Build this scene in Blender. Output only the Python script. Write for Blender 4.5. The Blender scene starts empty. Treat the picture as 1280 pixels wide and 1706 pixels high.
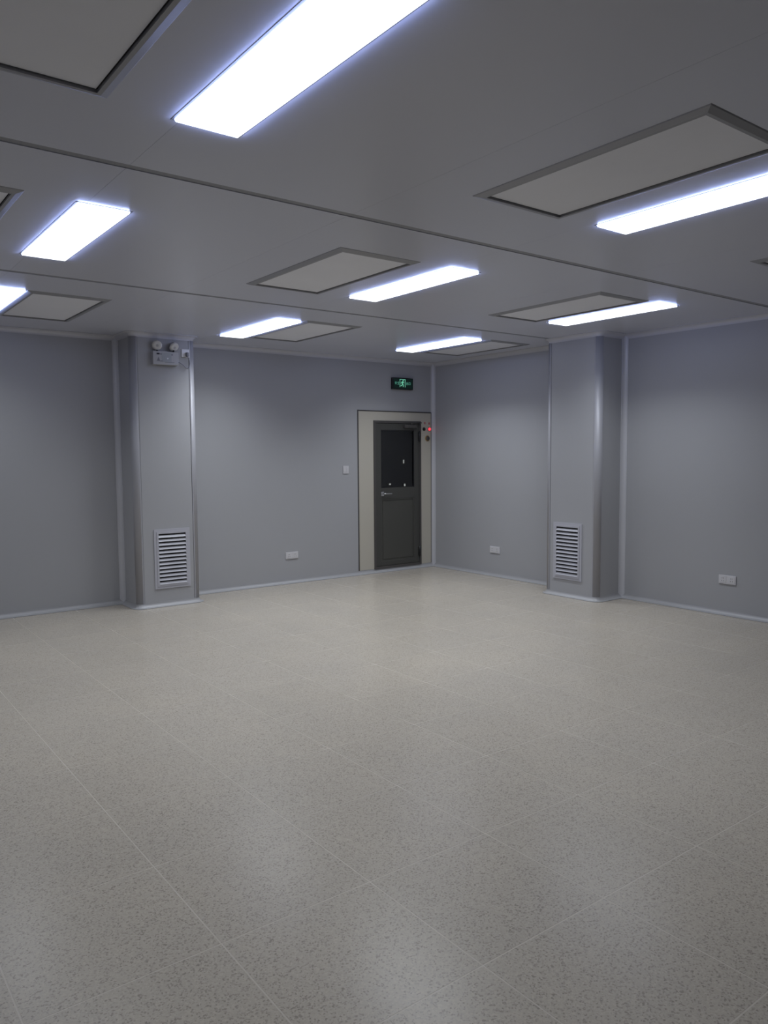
import bpy, bmesh, math, random
from mathutils import Vector, Matrix

random.seed(7)
SC = bpy.context.scene
COL = SC.collection
PI = math.pi

# ------------------------------------------------------------------ camera
H = 2.90                                    # ceiling height
cam_d = bpy.data.cameras.new('camera')
cam = bpy.data.objects.new('camera', cam_d)
COL.objects.link(cam)
cam_d.sensor_fit = 'VERTICAL'
cam_d.sensor_height = 36.0
cam_d.lens = 1290.58 / 1706.0 * 36.0
yaw, pitch, roll = 0.647688570, -0.0748374807, -0.00713062737
fwd = Vector((math.sin(yaw) * math.cos(pitch), math.cos(yaw) * math.cos(pitch), math.sin(pitch)))
rgt = Vector((math.cos(yaw), -math.sin(yaw), 0.0))
up = rgt.cross(fwd)
r2 = math.cos(roll) * rgt + math.sin(roll) * up
u2 = -math.sin(roll) * rgt + math.cos(roll) * up
M = Matrix((r2, u2, -fwd)).transposed().to_4x4()
M.translation = Vector((-7.28041920, -8.43942232, 1.61942839))
cam.matrix_world = M
cam_d.clip_start = 0.02
SC.camera = cam

# ------------------------------------------------------------------ world, light, exposure
SC.view_settings.view_transform = 'Standard'
SC.view_settings.look = 'None'
SC.view_settings.gamma = 1.0
SC.view_settings.use_curve_mapping = False
SC.view_settings.exposure = 0.0
W = bpy.data.worlds.new('world')
SC.world = W
W.use_nodes = True
W.node_tree.nodes['Background'].inputs[0].default_value = (0.01, 0.011, 0.013, 1)
W.node_tree.nodes['Background'].inputs[1].default_value = 0.0
LAMP_COLOUR = (0.90, 0.95, 1.0)
LAMP_STRENGTH = 3.0
LAMP_WATTS = 14.0                           # light thrown down by each panel
LAMP_SPREAD = 125.0
HALO_RIM_COLOUR = (0.42, 0.52, 1.0)  # added blue edge glow, imitates the bloom around each panel
HALO_RIM_STRENGTH = 26.0

# ------------------------------------------------------------------ materials
def new_mat(name):
    m = bpy.data.materials.new(name)
    m.use_nodes = True
    nt = m.node_tree
    return m, nt, nt.nodes['Principled BSDF']

def paint(name, col, rough=0.45, spec=0.5, metal=0.0, var=0.04, scale=3.0, bump=0.0, bscale=300.0, coat=0.0):
    m, nt, b = new_mat(name)
    b.inputs['Roughness'].default_value = rough
    b.inputs['Specular IOR Level'].default_value = spec
    b.inputs['Metallic'].default_value = metal
    b.inputs['Coat Weight'].default_value = coat
    geo = nt.nodes.new('ShaderNodeNewGeometry')
    n = nt.nodes.new('ShaderNodeTexNoise')
    n.inputs['Scale'].default_value = scale
    n.inputs['Detail'].default_value = 3
    nt.links.new(geo.outputs['Position'], n.inputs['Vector'])
    r = nt.nodes.new('ShaderNodeMapRange')
    r.inputs['To Min'].default_value = 1 - var
    r.inputs['To Max'].default_value = 1 + var
    nt.links.new(n.outputs['Fac'], r.inputs['Value'])
    mx = nt.nodes.new('ShaderNodeVectorMath')
    mx.operation = 'SCALE'
    mx.inputs[0].default_value = col
    nt.links.new(r.outputs['Result'], mx.inputs['Scale'])
    nt.links.new(mx.outputs['Vector'], b.inputs['Base Color'])
    if bump:
        n2 = nt.nodes.new('ShaderNodeTexNoise')
        n2.inputs['Scale'].default_value = bscale
        nt.links.new(geo.outputs['Position'], n2.inputs['Vector'])
        bp = nt.nodes.new('ShaderNodeBump')
        bp.inputs['Strength'].default_value = bump
        bp.inputs['Distance'].default_value = 0.001
        nt.links.new(n2.outputs['Fac'], bp.inputs['Height'])
        nt.links.new(bp.outputs['Normal'], b.inputs['Normal'])
    return m

def glow(name, col, s):
    m, nt, b = new_mat(name)
    b.inputs['Base Color'].default_value = (*[min(1, c) for c in col], 1)
    b.inputs['Emission Color'].default_value = (*col, 1)
    b.inputs['Emission Strength'].default_value = s
    return m

def floor_mat():
    m, nt, b = new_mat('speckled_vinyl')
    N, L = nt.nodes.new, nt.links.new
    geo = N('ShaderNodeNewGeometry')
    oi = N('ShaderNodeObjectInfo')
    # soft mottling
    n1 = N('ShaderNodeTexNoise'); n1.inputs['Scale'].default_value = 1.6; n1.inputs['Detail'].default_value = 4
    L(geo.outputs['Position'], n1.inputs['Vector'])
    r1 = N('ShaderNodeValToRGB')
    r1.color_ramp.elements[0].position = 0.35; r1.color_ramp.elements[0].color = (0.440, 0.398, 0.342, 1)
    r1.color_ramp.elements[1].position = 0.70; r1.color_ramp.elements[1].color = (0.468, 0.420, 0.355, 1)
    L(n1.outputs['Fac'], r1.inputs['Fac'])
    # grain of fine chips
    v = N('ShaderNodeTexVoronoi'); v.inputs['Scale'].default_value = 185
    L(geo.outputs['Position'], v.inputs['Vector'])
    sep = N('ShaderNodeSeparateColor'); L(v.outputs['Color'], sep.inputs['Color'])
    rp = N('ShaderNodeValToRGB')
    e = rp.color_ramp.elements
    e[0].position = 0.0; e[0].color = (0.60, 0.60, 0.60, 1)
    e[1].position = 1.0; e[1].color = (1.10, 1.10, 1.09, 1)
    k = e.new(0.24); k.color = (0.95, 0.95, 0.95, 1)
    k = e.new(0.8); k.color = (1.02, 1.02, 1.02, 1)
    L(sep.outputs[0], rp.inputs['Fac'])
    mul = N('ShaderNodeMix'); mul.data_type = 'RGBA'; mul.blend_type = 'MULTIPLY'; mul.inputs[0].default_value = 1
    L(r1.outputs['Color'], mul.inputs[6]); L(rp.outputs['Color'], mul.inputs[7])
    # per tile tint
    mr = N('ShaderNodeMapRange'); mr.inputs['To Min'].default_value = 0.985; mr.inputs['To Max'].default_value = 1.015
    L(oi.outputs['Random'], mr.inputs['Value'])
    sc = N('ShaderNodeVectorMath'); sc.operation = 'SCALE'
    L(mul.outputs[2], sc.inputs[0]); L(mr.outputs['Result'], sc.inputs['Scale'])
    # sparse paler, warmer patches
    n3 = N('ShaderNodeTexNoise'); n3.inputs['Scale'].default_value = 2.3; n3.inputs['Detail'].default_value = 6; n3.inputs['Roughness'].default_value = 0.7
    L(geo.outputs['Position'], n3.inputs['Vector'])
    r3 = N('ShaderNodeMapRange'); r3.inputs['From Min'].default_value = 0.62; r3.inputs['From Max'].default_value = 0.80
    r3.inputs['To Max'].default_value = 0.35
    L(n3.outputs['Fac'], r3.inputs['Value'])
    mx = N('ShaderNodeMix'); mx.data_type = 'RGBA'
    L(r3.outputs['Result'], mx.inputs[0]); L(sc.outputs['Vector'], mx.inputs[6])
    mx.inputs[7].default_value = (0.52, 0.46, 0.37, 1)
    L(mx.outputs[2], b.inputs['Base Color'])
    b.inputs['Roughness'].default_value = 0.27
    b.inputs['Specular IOR Level'].default_value = 0.30
    n4 = N('ShaderNodeTexNoise'); n4.inputs['Scale'].default_value = 60
    L(geo.outputs['Position'], n4.inputs['Vector'])
    bp = N('ShaderNodeBump'); bp.inputs['Strength'].default_value = 0.08; bp.inputs['Distance'].default_value = 0.002
    L(n4.outputs['Fac'], bp.inputs['Height']); L(bp.outputs['Normal'], b.inputs['Normal'])
    return m

def glass_mat():
    m, nt, b = new_mat('clear_glass')
    b.inputs['Base Color'].default_value = (0.75, 0.78, 0.8, 1)
    b.inputs['Roughness'].default_value = 0.02
    b.inputs['Transmission Weight'].default_value = 1.0
    b.inputs['IOR'].default_value = 1.45
    return m

M_FLOOR = floor_mat()
M_WELD = paint('weld_bead', (0.535, 0.490, 0.425), 0.30, 0.30)
M_WALL = paint('grey_steel_wall', (0.395, 0.397, 0.415), 0.42, 0.4, var=0.02, scale=0.8, bump=0.03, bscale=40)
M_CEIL = paint('grey_steel_ceiling', (0.595, 0.612, 0.690), 0.28, 0.45, var=0.02, scale=0.8, bump=0.02, bscale=25)
M_STRIP = paint('joint_strip', (0.28, 0.285, 0.31), 0.45)
M_COVE = paint('cove_aluminium', (0.38, 0.38, 0.395), 0.45, 0.5, metal=0.1)
M_UPRIGHT = paint('upright_cove_white', (0.56, 0.56, 0.59), 0.40, 0.5, metal=0.1)
M_CORNER = paint('corner_aluminium', (0.40, 0.40, 0.43), 0.48, 0.6, metal=0.15)
M_FLANGE = paint('diffuser_frame', (0.30, 0.305, 0.325), 0.4, metal=0.2)
M_PLATE = paint('diffuser_plate', (0.82, 0.83, 0.88), 0.5, bump=0.05, bscale=400)
M_VENT = paint('vent_aluminium', (0.47, 0.47, 0.52), 0.4)
M_LFRAME = paint('light_frame_grey', (0.15, 0.15, 0.145), 0.5)
M_DARK = paint('dark_void', (0.02, 0.02, 0.022), 0.8)
M_PASS = paint('unlit_passage_wall', (0.035, 0.035, 0.045), 0.6)
M_BEIGE = paint('beige_panel', (0.50, 0.47, 0.405), 0.45, var=0.02, scale=1.0)
M_DOOR = paint('dark_door', (0.072, 0.071, 0.065), 0.42, metal=0.2)
M_DOORP = paint('dark_door_panel', (0.080, 0.079, 0.071), 0.40, metal=0.2)
M_FRAME = paint('door_frame_bronze', (0.095, 0.089, 0.086), 0.4, metal=0.3)
M_BLACK = paint('black_plastic', (0.012, 0.012, 0.014), 0.4)
M_STEEL = paint('brushed_steel', (0.60, 0.60, 0.60), 0.25, metal=0.9)
M_BRASS = paint('brass', (0.45, 0.30, 0.12), 0.35, metal=0.7)
M_WHITE = paint('white_plastic', (0.62, 0.61, 0.63), 0.4)
M_WHITER = paint('bright_white_plastic', (0.80, 0.80, 0.82), 0.35)
M_FIX = paint('pale_fixture', (0.44, 0.44, 0.46), 0.45)
M_LENS = paint('lamp_head_lens', (0.66, 0.65, 0.63), 0.3)
M_LABELP = paint('pale_blue_label', (0.37, 0.39, 0.42), 0.5)
M_CORD = paint('grey_cord', (0.20, 0.20, 0.23), 0.5)
M_RED = paint('red_print', (0.42, 0.16, 0.17), 0.5)
M_GLASS = glass_mat()
M_LAMP = glow('lamp_light', LAMP_COLOUR, LAMP_STRENGTH)
M_HALO_RIM = glow('added_halo_rim', HALO_RIM_COLOUR, HALO_RIM_STRENGTH)
M_REDLIT = glow('red_signal', (1.0, 0.07, 0.10), 0.9)
M_GREEN = glow('green_sign_light', (0.16, 0.52, 0.36), 0.75)
M_SIGN = glow('sign_face', (0.004, 0.020, 0.016), 0.25)
M_SPOT = glow('white_glint_glow', (0.9, 0.9, 0.85), 0.45)

# ------------------------------------------------------------------ helpers
class MB:
    def __init__(s): s.v = []; s.f = []; s.mi = []; s.sm = []
    def add(s, vs, fs, mi=0, smooth=False):
        o = len(s.v); s.v += [tuple(v) for v in vs]
        for f in fs:
            s.f.append([i + o for i in f]); s.mi.append(mi); s.sm.append(smooth)
        return s
    def box(s, x0, x1, y0, y1, z0, z1, bev=0.0, mi=0):
        if bev <= 0:
            vs = [(x, y, z) for z in (z0, z1) for y in (y0, y1) for x in (x0, x1)]
            return s.add(vs, [(0, 2, 3, 1), (4, 5, 7, 6), (0, 1, 5, 4), (2, 6, 7, 3), (0, 4, 6, 2), (1, 3, 7, 5)], mi)
        bm = bmesh.new()
        bmesh.ops.create_cube(bm, size=1.0)
        for v in bm.verts:
            v.co = Vector(((x0 + x1) / 2 + v.co.x * (x1 - x0), (y0 + y1) / 2 + v.co.y * (y1 - y0), (z0 + z1) / 2 + v.co.z * (z1 - z0)))
        bmesh.ops.bevel(bm, geom=bm.edges[:], offset=bev, segments=2, affect='EDGES', profile=0.5)
        bm.verts.index_update()
        s.add([v.co for v in bm.verts], [[v.index for v in f.verts] for f in bm.faces], mi)
        bm.free(); return s
    def ring(s, x0, x1, z0, z1, w, y0, y1, mi=0):
        """rectangular frame in the XZ plane, w wide, from y0 to y1"""
        s.box(x0, x0 + w, y0, y1, z0, z1, mi=mi); s.box(x1 - w, x1, y0, y1, z0, z1, mi=mi)
        s.box(x0 + w, x1 - w, y0, y1, z0, z0 + w, mi=mi); s.box(x0 + w, x1 - w, y0, y1, z1 - w, z1, mi=mi)
        return s
    def tube(s, pts, r, n=12, caps=True, mi=0, radii=None):
        rings = []
        pts = [Vector(p) for p in pts]
        ref = None
        for i, p in enumerate(pts):
            d = (pts[min(i + 1, len(pts) - 1)] - pts[max(i - 1, 0)]).normalized()
            if ref is None:
                ref = d.orthogonal().normalized()
            ref = (ref - d * ref.dot(d)).normalized()
            q = d.cross(ref)
            rr = radii[i] if radii else r
            rings.append([p + (ref * math.cos(2 * PI * k / n) + q * math.sin(2 * PI * k / n)) * rr for k in range(n)])
        vs = [v for rg in rings for v in rg]
        fs = [(i * n + k, i * n + (k + 1) % n, (i + 1) * n + (k + 1) % n, (i + 1) * n + k) for i in range(len(pts) - 1) for k in range(n)]
        s.add(vs, fs, mi, True)
        if caps:
            s.add(rings[0], [list(range(n))[::-1]], mi); s.add(rings[-1], [list(range(n))], mi)
        return s
    def poly(s, outline, y0, y1, mi=0):
        """extrude an XZ outline along y"""
        n = len(outline)
        vs = [(x, y0, z) for x, z in outline] + [(x, y1, z) for x, z in outline]
        s.add(vs, [list(range(n)), list(range(n, 2 * n))[::-1]] + [(i, (i + n), (i + 1) % n + n, (i + 1) % n) for i in range(n)], mi)
        return s
    def extrude_z(s, outline, z0, z1, mi=0, smooth=False):
        n = len(outline)
        vs = [(x, y, z0) for x, y in outline] + [(x, y, z1) for x, y in outline]
        s.add(vs, [list(range(n))[::-1], list(range(n, 2 * n))], mi)
        s.add(vs, [(i, (i + 1) % n, (i + 1) % n + n, i + n) for i in range(n)], mi, smooth)
        return s
    def build(s, name, mats, parent=None, loc=None, kind=None):
        me = bpy.data.meshes.new(name)
        me.from_pydata(s.v, [], s.f)
        if not isinstance(mats, (list, tuple)): mats = [mats]
        for m in mats: me.materials.append(m)
        for p, mi, sm in zip(me.polygons, s.mi, s.sm):
            p.material_index = mi; p.use_smooth = sm
        bm = bmesh.new(); bm.from_mesh(me)
        bmesh.ops.remove_doubles(bm, verts=bm.verts, dist=1e-6)
        bmesh.ops.recalc_face_normals(bm, faces=bm.faces)
        bm.to_mesh(me); bm.free()
        o = bpy.data.objects.new(name, me)
        COL.objects.link(o)
        if parent: o.parent = parent
        if loc: o.location = loc
        if kind: o['kind'] = kind
        return o

def thing(name, label, cat, loc=(0, 0, 0), rz=0.0, group=None, kind=None):
    o = bpy.data.objects.new(name, None)
    o.empty_display_size = 0.1
    COL.objects.link(o)
    o.location = loc; o.rotation_euler = (0, 0, rz)
    o['label'] = label
    if cat: o['category'] = cat
    if group: o['group'] = group
    if kind: o['kind'] = kind
    return o

def copy_tree(o, parent=None):
    c = o.copy(); COL.objects.link(c)
    if parent: c.parent = parent
    for ch in list(o.children): copy_tree(ch, c)
    return c

# ------------------------------------------------------------------ the room shell
X0, Y0 = -8.44, -9.70                       # room reaches from (X0, Y0) to (0, 0)
T = 0.06                                    # wall panel thickness
DX0, DX1, DZ0, DZ1 = -1.07, -0.24, 0.05, 2.07   # doorway

fl = MB().box(X0 - T, T, Y0 - T, T, -0.08, -0.0003).build('floor', M_WELD, kind='structure')
P = 0.61
gx = [X0] + [x for x in (-4.405 + P * k for k in range(-7, 9)) if X0 + 0.02 < x < -0.02] + [0.0]
gy = [Y0] + [y for y in (-4.315 + P * k for k in range(-9, 9)) if Y0 + 0.02 < y < -0.02] + [0.0]
tile_mesh = {}
g = 0.0028
for i in range(len(gx) - 1):
    for j in range(len(gy) - 1):
        w, d = gx[i + 1] - gx[i], gy[j + 1] - gy[j]
        key = (round(w, 3), round(d, 3))
        if key not in tile_mesh:
            o = MB().box(-w / 2 + g, w / 2 - g, -d / 2 + g, d / 2 - g, -0.00025, 0.0).build('floor_tile', M_FLOOR, fl)
            tile_mesh[key] = o.data
        else:
            o = bpy.data.objects.new('floor_tile', tile_mesh[key]); COL.objects.link(o); o.parent = fl
        o.location = ((gx[i] + gx[i + 1]) / 2, (gy[j] + gy[j + 1]) / 2, 0)

ce = MB().box(X0 - T, T, Y0 - T, T, H + 0.05, H + 0.09).build('ceiling', M_STRIP, kind='structure')
sx = [X0] + [-0.04 - 1.2 * k for k in range(6, -1, -1)] + [0.0]
sy = [Y0, -7.32, -4.93, -2.52, 0.0]
sw = 0.026                                  # half width of the cover strip across the panel ends
for i in range(len(sx) - 1):
    for j in range(len(sy) - 1):
        if sx[i + 1] - sx[i] < 0.1:
            continue
        a = sx[i] + (0.0005 if i else 0); b = sx[i + 1] - 0.0005
        if i == len(sx) - 3: b = 0.0
        MB().box(a, b, sy[j] + (sw if j else 0), sy[j + 1] - (sw if j < 3 else 0), H, H + 0.05).build('ceiling_panel', M_CEIL, ce)
for y in sy[1:-1]:
    MB().box(X0, 0, y - sw, y + sw, H + 0.004, H + 0.05).build('joint_strip', M_STRIP, ce)

wl = MB()
wl.box(X0 - T, DX0, 0, T, 0, H).box(DX1, T, 0, T, 0, H).box(DX0, DX1, 0, T, DZ1, H).box(DX0, DX1, 0, T, 0, DZ0)
wl.build('wall_left', M_WALL, kind='structure')
MB().box(0, T, Y0 - T, 0, 0, H).build('wall_right', M_WALL, kind='structure')
MB().box(X0 - T, X0, Y0 - T, 0, 0, H).build('wall_near', M_WALL, kind='structure')
MB().box(X0, 0, Y0 - T, Y0, 0, H).build('wall_rear', M_WALL, kind='structure')
# the dark passage behind the glazed door
pc = MB()
pc.box(-3.0, 1.2, 1.70, 1.76, 0, H).box(-3.06, -3.0, T, 1.76, 0, H).box(1.2, 1.26, T, 1.76, 0, H)
pc.box(-3.06, 1.26, T, 1.76, -0.05, 0).box(-3.06, 1.26, T, 1.76, H, H + 0.05)
pc.build('wall_passage', M_PASS, kind='structure')

# ------------------------------------------------------------------ columns
R = 0.055
LC = dict(x0=-4.48, x1=-3.78, d=0.43)       # on the left wall
RC = dict(y0=-3.20, y1=-2.47, d=0.43)       # on the right wall

def make_column(w, d, label, loc, rz):
    """local frame: wall plane at y=0, column reaches to y=-d, x from -w/2 to w/2"""
    t = thing('column', label, None, loc, rz, kind='structure')
    MB().box(-w / 2 + R + 0.016, w / 2 - R - 0.016, -d, 0, 0, H).build('front_panel', M_WALL, t)
    for sgn in (-1, 1):
        a, b = sorted((sgn * w / 2, sgn * (w / 2 - R)))
        MB().box(a, b, -d + R + 0.016, 0, 0, H).build('side_panel', M_WALL, t)
        rr = R + 0.004
        cx, cy = sgn * (w / 2 - R), -d + R
        arc = [(cx + sgn * rr * math.cos(PI / 2 * k / 12), cy - rr * math.sin(PI / 2 * k / 12)) for k in range(13)]
        out = [(cx + sgn * (R - 0.01), cy + 0.012), (cx + sgn * rr, cy + 0.012)] + arc + [(cx - sgn * 0.012, cy - rr), (cx - sgn * 0.012, cy - R + 0.01)]
        c = MB().extrude_z(out, 0.0, H, smooth=False)
        o = c.build('corner_profile', M_CORNER, t)
        for p in o.data.polygons:
            n = p.normal
            p.use_smooth = abs(n.x) > 0.02 and abs(n.y) > 0.02 and abs(n.z) < 0.1
    return t
make_column(0.70, 0.43, 'grey panelled column with rounded corners on the left wall, carrying the emergency light', (-4.13, 0, 0), 0)
make_column(0.73, 0.43, 'grey panelled column with rounded corners on the right wall, with a louvre near its foot', (0, -2.835, 0), -PI / 2)

# ------------------------------------------------------------------ coves swept along walls and columns
def arc(cx, cy, a0, a1, r=R, n=6):
    return [(cx + r * math.cos(math.radians(a0 + (a1 - a0) * k / n)), cy + r * math.sin(math.radians(a0 + (a1 - a0) * k / n))) for k in range(n + 1)]
PATH = [(X0, Y0), (X0, 0)]
iA = 1
PATH += [(-4.48, 0)] + arc(-4.48 + R, -0.43 + R, 180, 270) + arc(-3.78 - R, -0.43 + R, 270, 360) + [(-3.78, 0)]
PATH += [(0, 0)]
iB = len(PATH) - 1
PATH += [(0, -2.47)] + arc(-0.43 + R, -2.47 - R, 90, 180) + arc(-0.43 + R, -3.20 + R, 180, 270) + [(0, -3.20)]
PATH += [(0, Y0)]
iC = len(PATH) - 1
PATH += [(X0, Y0)]

def sweep(name, prof, i0, i1, mat, kind='structure'):
    n = len(PATH); rings = []
    for i in range(i0, i1 + 1):
        p = Vector(PATH[i])
        a = Vector(PATH[i - 1]) if i > 0 else Vector(PATH[n - 2])
        b = Vector(PATH[i + 1]) if i < n - 1 else Vector(PATH[1])
        d1, d2 = (p - a).normalized(), (b - p).normalized()
        n1, n2 = Vector((d1.y, -d1.x)), Vector((d2.y, -d2.x))
        m = (n1 + n2); m = m / (1 + n1.dot(n2))
        rings.append([(p.x + m.x * o, p.y + m.y * o, z) for o, z in prof])
    k = len(prof)
    mb = MB()
    mb.add([v for r in rings for v in r], [(i * k + j, i * k + (j + 1) % k, (i + 1) * k + (j + 1) % k, (i + 1) * k + j) for i in range(len(rings) - 1) for j in range(k)])
    mb.add(rings[0], [list(range(k))]); mb.add(rings[-1], [list(range(k))[::-1]])
    return mb.build(name, mat, kind=kind)

CR = 0.045
def cove_profile(flip):
    pr = [(-0.001, 0.0), (-0.001, CR + 0.008), (0.004, CR + 0.008)]
    pr += [(0.004 + CR * (1 - math.cos(PI / 2 * k / 8)), 0.006 + CR * (1 - math.sin(PI / 2 * k / 8))) for k in range(9)]
    pr += [(0.004 + CR, 0.0)]
    return [(o, H - z) for o, z in pr] if flip else pr
sweep('baseboard_left', cove_profile(False), iA, iB, M_COVE)
sweep('baseboard_right', cove_profile(False), iB, iC, M_COVE)
sweep('trim_1', cove_profile(True), iA, iB, M_UPRIGHT)
sweep('trim_2', cove_profile(True), iB, iC, M_UPRIGHT)

def corner_cove(name, x, y, sxn, syn):
    """concave upright in an inner corner; sxn/syn point into the room"""
    c = 0.045
    out = [(0, 0), (c + 0.006, 0), (c + 0.006, 0.004)] + [(0.004 + c * (1 - math.sin(PI / 2 * k / 8)), 0.004 + c * (1 - math.cos(PI / 2 * k / 8))) for k in range(9)] + [(0.004, c + 0.006), (0, c + 0.006)]
    MB().extrude_z([(x + sxn * a, y + syn * b) for a, b in out], 0.02, H - 0.02).build(name, M_UPRIGHT, kind='structure')
corner_cove('trim_3', 0, 0, -1, -1)
corner_cove('trim_4', -4.48, 0, -1, -1)
corner_cove('trim_5', -3.78, 0, 1, -1)
corner_cove('trim_6', 0, -3.20, -1, -1)
corner_cove('trim_7', 0, -2.47, -1, 1)

# ------------------------------------------------------------------ door
dr = thing('door_1', 'dark glazed door in a pale beige surround beside the far corner', None, (0, 0, 0), kind='structure')
BX0, BX1, BZ1 = -1.315, -0.052, 2.19
sp = MB()
sp.box(BX0, DX0, -0.004, 0, 0.055, BZ1).box(DX1, BX1, -0.004, 0, 0.055, BZ1).box(DX0, DX1, -0.004, 0, DZ1, BZ1)
sp.build('surround_panel', M_BEIGE, dr)
tr = MB()
tr.box(BX0 - 0.014, BX0, -0.008, 0, 0.055, BZ1 + 0.014).box(BX0, BX1, -0.008, 0, BZ1, BZ1 + 0.014).box(BX1, BX1 + 0.006, -0.008, 0, 0.055, BZ1 + 0.014)
tr.build('edge_trim', M_FRAME, dr)
MB().ring(DX0, DX1, DZ0, DZ1, 0.032, -0.016, T).build('door_frame', M_FRAME, dr)
lx0, lx1, lz0, lz1 = DX0 + 0.034, DX1 - 0.034, DZ0 + 0.034, DZ1 - 0.034
wx0, wx1 = -0.945, -0.362
leaf = MB()
y0, y1 = -0.008, 0.034
leaf.box(lx0, wx0, y0, y1, lz0, lz1, 0.003).box(wx1, lx1, y0, y1, lz0, lz1, 0.003)
leaf.box(wx0 - .001, wx1 + .001, y0, y1, 1.945, lz1, 0.003).box(wx0 - .001, wx1 + .001, y0, y1, 1.005, 1.155, 0.003).box(wx0 - .001, wx1 + .001, y0, y1, lz0, 0.145, 0.003)
lf = leaf.build('door_leaf', M_DOOR, dr)
kp = MB().box(wx0, wx1, 0.004, 0.028, 0.145, 1.005)
kp.ring(wx0, wx1, 0.145, 1.005, 0.016, -0.004, 0.004)
kp.box(wx0 + 0.03, wx1 - 0.03, -0.001, 0.004, 0.175, 0.975, 0.002)
kp.build('lower_panel', M_DOORP, lf)
MB().ring(wx0, wx1, 1.155, 1.945, 0.010, -0.005, 0.030).build('window_bead', M_BLACK, lf)
MB().box(wx0 + 0.008, wx1 - 0.008, 0.010, 0.016, 1.163, 1.937).build('window_pane', M_GLASS, lf)
hd = MB()
hd.box(-0.950, -0.900, -0.014, -0.008, 1.045, 1.105, 0.004)
hd.tube([(-0.925, -0.010, 1.078), (-0.925, -0.045, 1.078), (-0.918, -0.056, 1.078), (-0.900, -0.058, 1.078), (-0.805, -0.056, 1.076), (-0.795, -0.050, 1.076)], 0.009, 10)
hd.build('lever_handle', M_STEEL, lf)
cl = MB()
cl.box(-0.560, -0.345, -0.050, -0.009, 1.975, 2.022, 0.006)
cl.tube([(-0.44, -0.052, 2.026), (-0.44, -0.052, 2.044)], 0.010, 10)
cl.box(-0.445, -0.30, -0.058, -0.046, 2.040, 2.048).box(-0.31, -0.275, -0.075, -0.016, 2.040, 2.056)
co = cl.build('door_closer', M_STEEL, dr)
co.data.materials[0] = M_FRAME
for z in (0.24, 1.86):
    h_ = MB().tube([(-0.274, -0.018, z - 0.075), (-0.274, -0.018, z + 0.075)], 0.011, 10)
    h_.box(-0.292, -0.256, -0.0175, -0.0085, z - 0.06, z + 0.06)
    h_.build('hinge', M_BLACK, dr)

# added glowing blocks behind the pane, imitating white glints in the glass
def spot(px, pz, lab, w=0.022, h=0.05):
    t = thing('added_glint', lab, 'glint', (px, 1.70, pz))
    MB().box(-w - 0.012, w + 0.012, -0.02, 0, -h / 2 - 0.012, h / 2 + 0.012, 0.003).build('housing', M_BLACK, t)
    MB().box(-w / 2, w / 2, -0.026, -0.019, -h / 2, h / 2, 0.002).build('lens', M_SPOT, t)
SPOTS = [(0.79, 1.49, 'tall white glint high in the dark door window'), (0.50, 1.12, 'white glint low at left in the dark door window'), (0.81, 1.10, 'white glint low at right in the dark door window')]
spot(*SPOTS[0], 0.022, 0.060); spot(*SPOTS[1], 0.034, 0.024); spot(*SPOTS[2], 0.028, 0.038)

# ------------------------------------------------------------------ three round signals on the door surround
def button(x, z, r, mats, lab, name, cat, parts):
    t = thing(name, lab, cat, (x, -0.004, z))
    MB().tube([(0, 0, 0), (0, -0.006, 0), (0, -0.008, 0)], r, 20, radii=[r, r, r * 0.9]).build('bezel', mats[0], t)
    q = r * 0.74
    MB().tube([(0, -0.006, 0), (0, -0.015, 0), (0, -0.020, 0), (0, -0.022, 0)], q, 20, radii=[q, q, q * 0.8, q * 0.4]).build(parts, mats[1], t)
    return t
button(-0.180, 1.965, 0.026, (M_BLACK, M_BLACK), 'black round push button on the beige door surround', 'push_button', 'button', 'button_cap')
button(-0.083, 1.965, 0.030, (M_RED, M_REDLIT), 'glowing red indicator lamp on the beige door surround', 'indicator_lamp', 'indicator lamp', 'lamp_lens')
button(-0.118, 1.835, 0.042, (M_BRASS, M_FRAME), 'brass ringed round lock below the red indicator lamp', 'key_lock', 'lock', 'lock_core')
for x, z, lab in ((-0.165, 2.050, 'tiny red mark above the black push button'), (-0.083, 2.045, 'tiny red mark above the red indicator lamp')):
    t = MB().box(-0.014, 0.014, -0.002, 0, -0.016, 0.016).build('red_sticker', M_RED, loc=(x, -0.004, z))
    t['label'] = lab; t['category'] = 'sticker'

# ------------------------------------------------------------------ exit sign
es = thing('exit_sign', 'black box exit sign with green running man above the door', 'sign', (-0.585, 0, 2.50))
MB().box(-0.178, 0.178, -0.045, 0, 0, 0.158, 0.004).build('sign_housing', M_BLACK, es)
MB().box(-0.165, 0.165, -0.0475, -0.045, 0.012, 0.146).build('sign_face', M_SIGN, es)
pg = MB()
yA, yB = -0.0495, -0.0474
def bar(mb, p, q, w):
    p, q = Vector(p), Vector(q); d = (q - p).normalized(); nn = Vector((-d.y, d.x)) * w / 2
    mb.poly([tuple(p - nn), tuple(q - nn), tuple(q + nn), tuple(p + nn)], yA, yB)
cx, cz = -0.012, 0.083
bar(pg, (cx - 0.046, cz - 0.052), (cx - 0.046, cz + 0.054), 0.007); bar(pg, (cx + 0.046, cz - 0.052), (cx + 0.046, cz + 0.054), 0.007); bar(pg, (cx - 0.0495, cz + 0.052), (cx + 0.0495, cz + 0.052), 0.008)
pg.build('door_symbol', M_GREEN, es)
mn = MB()
mn.poly([(cx + 0.010 + 0.010 * math.cos(a * PI / 6), cz + 0.036 + 0.010 * math.sin(a * PI / 6)) for a in range(12)], yA, yB)
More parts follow.
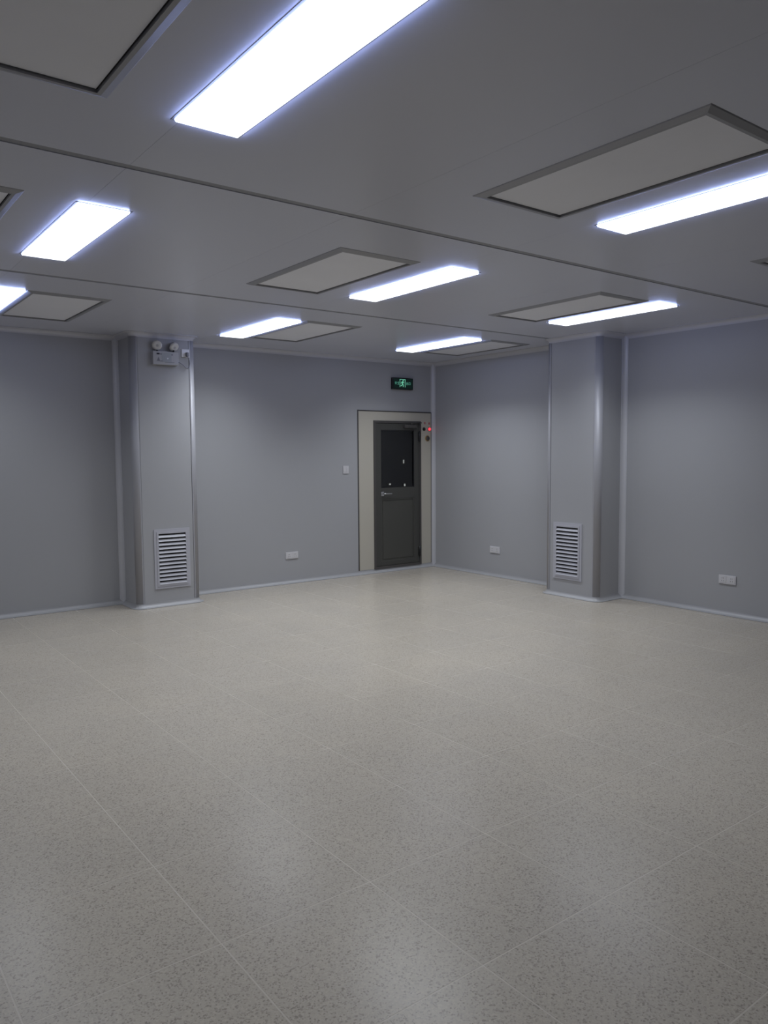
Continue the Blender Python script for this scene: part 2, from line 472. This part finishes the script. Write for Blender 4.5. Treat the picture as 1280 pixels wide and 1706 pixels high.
for p, q, w in (((cx + 0.006, cz + 0.024), (cx - 0.003, cz - 0.012), 0.018), ((cx + 0.006, cz + 0.020), (cx + 0.028, cz + 0.006), 0.008), ((cx + 0.003, cz + 0.022), (cx - 0.022, cz + 0.012), 0.008),
                ((cx - 0.022, cz + 0.012), (cx - 0.028, cz - 0.004), 0.007), ((cx - 0.002, cz - 0.010), (cx + 0.018, cz - 0.024), 0.011), ((cx + 0.018, cz - 0.024), (cx + 0.010, cz - 0.050), 0.009),
                ((cx - 0.004, cz - 0.010), (cx - 0.012, cz - 0.032), 0.011), ((cx - 0.012, cz - 0.032), (cx - 0.034, cz - 0.036), 0.009)):
    bar(mn, p, q, w)
mn.build('running_man', M_GREEN, es)
# lettering 安全 / 出口 drawn as strokes on a unit square
GL = {
 'an': [((.5, 1), (.5, .88)), ((.08, .70), (.08, .84)), ((.08, .84), (.92, .84)), ((.92, .84), (.92, .70)), ((.42, .74), (.26, .36)), ((.26, .36), (.82, .02)), ((.72, .50), (.20, .02)), ((.05, .50), (.95, .50))],
 'quan': [((.5, 1), (.05, .62)), ((.5, 1), (.95, .62)), ((.25, .58), (.75, .58)), ((.25, .32), (.75, .32)), ((.08, .04), (.92, .04)), ((.5, .58), (.5, .04))],
 'chu': [((.5, 1), (.5, .04)), ((.15, .88), (.15, .52)), ((.85, .88), (.85, .52)), ((.15, .52), (.85, .52)), ((.06, .42), (.06, .04)), ((.94, .42), (.94, .04)), ((.06, .04), (.94, .04))],
 'kou': [((.14, .90), (.14, .06)), ((.86, .90), (.86, .06)), ((.14, .88), (.86, .88)), ((.14, .14), (.86, .14))]}
M_GREEN2 = glow('green_letter_light', (0.10, 0.36, 0.26), 0.5)
for gname, gx0 in (('an', -0.146), ('quan', -0.104), ('chu', 0.052), ('kou', 0.094)):
    tx = MB()
    for p, q in GL[gname]:
        bar(tx, (gx0 + p[0] * 0.036, 0.064 + p[1] * 0.038), (gx0 + q[0] * 0.036, 0.064 + q[1] * 0.038), 0.0042)
    tx.build('sign_character', M_GREEN2, es)

# ------------------------------------------------------------------ louvre vents at the foot of the columns
def make_vent(label, loc, rz):
    t = thing('louvre_vent', label, 'vent', loc, rz, 'louvre vents on the columns')
    w, h = 0.40, 0.64
    fr = MB().ring(-w / 2, w / 2, 0, h, 0.045, -0.010, 0)
    fr.ring(-w / 2 + 0.028, w / 2 - 0.028, 0.028, h - 0.028, 0.020, -0.016, -0.010)
    fr.build('vent_frame', M_VENT, t)
    MB().box(-w / 2 + 0.045, w / 2 - 0.045, -0.002, 0, 0.045, h - 0.045).build('vent_backing', M_DARK, t)
    n = 13
    z0, z1 = 0.048, h - 0.048
    pit = (z1 - z0) / n
    sl = None
    for k in range(n):
        z = z0 + pit * k
        if sl is None:
            mb = MB()
            hw = w / 2 - 0.048
            o = [(-0.020, 0.0), (-0.004, pit * 0.60), (-0.0025, pit * 0.60), (-0.0185, 0.0)]
            o = [(-0.020, 0.000), (-0.0045, 0.024), (-0.0028, 0.0228), (-0.0180, -0.001)]
            vs = [(-hw, a, b) for a, b in o] + [(hw, a, b) for a, b in o]
            mb.add(vs, [(0, 1, 2, 3), (7, 6, 5, 4)] + [(i, i + 4, (i + 1) % 4 + 4, (i + 1) % 4) for i in range(4)])
            sl = mb.build('slat', M_VENT, t, (0, 0, z)); cur = sl
        else:
            cur = sl.copy(); COL.objects.link(cur); cur.location = (0, 0, z)
    return t
make_vent('pale louvre vent at the foot of the left column, below the emergency light', (-4.093, -0.43, 0.193), 0)
make_vent('pale louvre vent at the foot of the right column', (-0.43, -2.795, 0.195), -PI / 2)

# ------------------------------------------------------------------ sockets and switch
def socket(label, loc, rz, w=0.178, h=0.088):
    t = thing('wall_socket', label, 'socket', loc, rz, 'low white wall sockets')
    MB().box(-w / 2, w / 2, -0.011, 0, -h / 2, h / 2, 0.003).build('socket_plate', M_WHITE, t)
    for s_ in (-1, 1):
        c = s_ * w / 4
        m_ = MB().box(c - 0.034, c + 0.034, -0.013, -0.011, -0.034, 0.034, 0.0008)
        f_ = m_.build('socket_face', M_WHITE, t)
        q = MB()
        for dx_, dz_ in ((-0.010, -0.012), (0.010, -0.012), (-0.007, 0.014), (0.007, 0.014)):
            q.box(c + dx_ - 0.0015, c + dx_ + 0.0015, -0.0136, -0.0129, dz_ - 0.005, dz_ + 0.005)
        q.build('socket_slots', M_DARK, f_)
socket('white double socket low on the left wall between column and door', (-2.36, 0, 0.353), 0)
socket('white double socket low on the right wall between corner and column', (0, -1.24, 0.350), -PI / 2)
socket('white double socket low on the right wall, near side of the column', (0, -4.44, 0.355), -PI / 2)
t = thing('light_switch', 'white light switch on the left wall beside the door surround', 'switch', (-1.525, 0, 1.415))
MB().box(-0.045, 0.045, -0.010, 0, -0.052, 0.052, 0.003).build('switch_plate', M_WHITE, t)
for x in (-0.019, 0.019):
    MB().box(x - 0.016, x + 0.016, -0.0135, -0.010, -0.030, 0.034, 0.001).build('rocker', M_WHITE, t)

# ------------------------------------------------------------------ emergency light on the left column
YF = -0.43
em = thing('emergency_light', 'twin head emergency light box high on the left column', 'emergency light', (-4.128, YF, 2.57))
MB().box(-0.138, 0.138, -0.062, 0, 0, 0.138, 0.004).build('battery_box', M_FIX, em)
MB().box(-0.045, 0.060, -0.0635, -0.062, 0.030, 0.125).build('front_label', M_LABELP, em)
MB().box(-0.100, -0.068, -0.0645, -0.062, 0.103, 0.119, 0.001).build('display_window', M_BLACK, em)
for m4 in ((-0.062, -0.044, 0.104, 0.114), (0.062, 0.074, 0.100, 0.116), (-0.060, -0.036, 0.033, 0.040), (-0.01, 0.09, 0.024, 0.029)):
    MB().box(m4[0], m4[1], -0.0642, -0.062, m4[2], m4[3]).build('printed_mark', M_CORD, em)
MB().poly([(-0.098, 0.035), (-0.062, 0.035), (-0.080, 0.078)], -0.0642, -0.062).build('warning_triangle', M_CORD, em)
MB().tube([(0.018, -0.062, 0.066), (0.018, -0.068, 0.066)], 0.008, 12).build('test_button', M_WHITER, em)
for hx, dv in ((-0.082, Vector((-0.22, -1.0, -0.30))), (0.098, Vector((0.18, -0.85, -0.62)))):
    dv.normalize()
    c = Vector((hx, -0.030, 0.203))
    n_ = MB()
    n_.tube([c - dv * 0.030, c - dv * 0.022, c + dv * 0.012, c + dv * 0.020], 0.05, 24, radii=[0.022, 0.036, 0.055, 0.056])
    hob = n_.build('lamp_head', M_FIX, em)
    MB().tube([c + dv * 0.018, c + dv * 0.025, c + dv * 0.029], 0.05, 24, radii=[0.050, 0.048, 0.030]).build('lamp_lens', M_LENS, hob)
    MB().tube([c + dv * 0.0285, c + dv * 0.031], 0.014, 14).build('bulb', M_FIX, hob)
    MB().tube([(hx, -0.032, 0.136), (hx, -0.028, 0.160), c - dv * 0.020], 0.010, 10).build('neck', M_BLACK, em)
cd = MB().tube([Vector(p) for p in [(0.136, -0.020, 0.042), (0.17, -0.020, 0.034), (0.205, -0.024, 0.012), (0.232, -0.028, -0.016), (0.250, -0.03, -0.022), (0.268, -0.03, -0.004), (0.276, -0.03, 0.030), (0.272, -0.03, 0.066), (0.258, -0.032, 0.100), (0.250, -0.034, 0.118)]], 0.0045, 8)
cd.build('power_cord', M_CORD, em)
MB().box(0.238, 0.264, -0.046, -0.013, 0.104, 0.150, 0.005).build('plug', M_CORD, em)
so = thing('wall_socket', 'bright white socket high on the left column, emergency light plugged in', 'socket', (-3.888, YF, 2.712))
MB().box(-0.043, 0.043, -0.010, 0, -0.043, 0.043, 0.003).build('socket_plate', M_WHITER, so)
MB().box(-0.030, 0.030, -0.012, -0.010, -0.030, 0.030, 0.001).build('socket_face', M_WHITER, so)

# ------------------------------------------------------------------ ceiling lights
LW, LL, DROP = 0.266, 1.236, 0.011
lamp_proto = None
def ceiling_light(x, y, label, power):
    global lamp_proto
    if lamp_proto is None:
        t = thing('ceiling_light', label, 'ceiling light', (x, y, H), 0, 'glowing ceiling light panels')
        a, b = LW / 2, LL / 2
        fr = MB()
        for (p0, p1, q0, q1) in ((-a - 0.012, -a, -b - 0.012, b + 0.012), (a, a + 0.012, -b - 0.012, b + 0.012), (-a, a, -b - 0.012, -b), (-a, a, b, b + 0.012)):
            fr.box(p0, p1, q0, q1, -0.0012, 0)
        fr.build('light_frame', M_LFRAME, t)
        vs = [(-a, -b, -0.0002), (a, -b, -0.0002), (a, b, -0.0002), (-a, b, -0.0002)]
        i_ = 0.004
        vs += [(-a + i_, -b + i_, -DROP), (a - i_, -b + i_, -DROP), (a - i_, b - i_, -DROP), (-a + i_, b - i_, -DROP)]
        d = MB().add(vs, [(7, 6, 5, 4)], 0)
        d.add(vs, [(0, 1, 5, 4), (1, 2, 6, 5), (2, 3, 7, 6), (3, 0, 4, 7)], 1)  # sloped sides glow blue to put a halo on the ceiling
        d.add(vs, [(0, 3, 2, 1)], 2)
        d.build('light_diffuser', [M_LAMP, M_HALO_RIM, M_WHITE], t)
        ld = bpy.data.lights.new('light_source', 'AREA')
        ld.shape = 'RECTANGLE'; ld.size = LW - 0.012; ld.size_y = LL - 0.012
        ld.energy = LAMP_WATTS * power; ld.color = LAMP_COLOUR; ld.spread = math.radians(LAMP_SPREAD)
        lo = bpy.data.objects.new('light_source', ld); COL.objects.link(lo)
        lo.parent = t; lo.location = (0, 0, -DROP - 0.002)
        lamp_proto = t
        return t
    t = copy_tree(lamp_proto)
    t.location = (x, y, H); t['label'] = label
    for c in t.children:
        if c.type == 'LIGHT':
            c.data = c.data.copy(); c.data.energy = LAMP_WATTS * power
    return t
LAMPS = [
 (-5.93, -6.140, 'nearest ceiling light, long and cut off by the top edge of the photo', 0.55),
 (-5.945, -3.685, 'ceiling light at left alone between the two dark ceiling seams', 0.9),
 (-5.93, -1.285, 'ceiling light cut off by the left edge, beside an air diffuser over the left wall', 0.7),
 (-3.475, -6.215, 'ceiling light cut off by the right edge, beside the largest air diffuser', 0.6),
 (-3.475, -3.755, 'ceiling light in the middle of the photo, right of an air diffuser', 1.35),
 (-3.455, -1.285, 'ceiling light left of a small air diffuser, between left column and exit sign', 1.3),
 (-1.170, -3.865, 'ceiling light in front of the top of the right column', 0.95),
 (-1.150, -1.400, 'ceiling light nearest the far corner, above the door', 1.25),
]
for x, y, lab, pw in LAMPS:                  # outputs invented per panel to brighten the middle and dim the edges
    ceiling_light(x, y, lab, pw)

# ------------------------------------------------------------------ supply air diffusers
diff_proto = None
def air_diffuser(x, y, label):
    global diff_proto
    if diff_proto is None:
        t = thing('air_diffuser', label, 'air diffuser', (x, y, H), 0, 'supply air diffusers in the ceiling')
        a, b, w, h = 0.325, 0.635, 0.050, 0.014
        prof = [(0.0, 0.0), (0.004, -0.004), (0.034, -h), (w, -h), (w, 0.0)]
        k = len(prof); rings = []
        for sx_, sy_ in ((-1, -1), (1, -1), (1, 1), (-1, 1)):
            rings.append([(sx_ * (a - o), sy_ * (b - o), z) for o, z in prof])
        mb = MB().add([v for r in rings for v in r], [(i * k + j, i * k + (j + 1) % k, ((i + 1) % 4) * k + (j + 1) % k, ((i + 1) % 4) * k + j) for i in range(4) for j in range(k)])
        mb.build('diffuser_frame', M_FLANGE, t)
        MB().box(-a + w + 0.006, a - w - 0.006, -b + w + 0.006, b - w - 0.006, -0.003, 0).build('face_plate', M_PLATE, t)
        gp = MB()
        gp.box(-a + w, a - w, -b + w, b - w, -0.0012, 0)
        gp.build('shadow_gap', M_DARK, t)
        diff_proto = t
        return t
    t = copy_tree(diff_proto)
    t.location = (x, y, H); t['label'] = label
    return t
DIFFS = [
 (-4.20, -6.18, 'largest looking air diffuser at upper right, beside the cut off light'),
 (-6.65, -6.18, 'air diffuser cut off by the upper left corner of the photo'),
 (-6.66, -3.70, 'air diffuser of which only a corner shows at the left edge'),
 (-5.465, -1.295, 'air diffuser right of the cut off light at left, over the left wall'),
 (-4.20, -3.735, 'air diffuser left of the light in the middle of the photo'),
 (-2.985, -1.36, 'small looking air diffuser between the left column and the exit sign'),
 (-1.765, -3.835, 'air diffuser left of the light in front of the right column'),
 (-1.75, -6.31, 'air diffuser of which only a sliver shows at the right edge'),
 (-0.62, -1.46, 'air diffuser in the far corner, right of the light above the door'),
]
for x, y, lab in DIFFS:
    air_diffuser(x, y, lab)
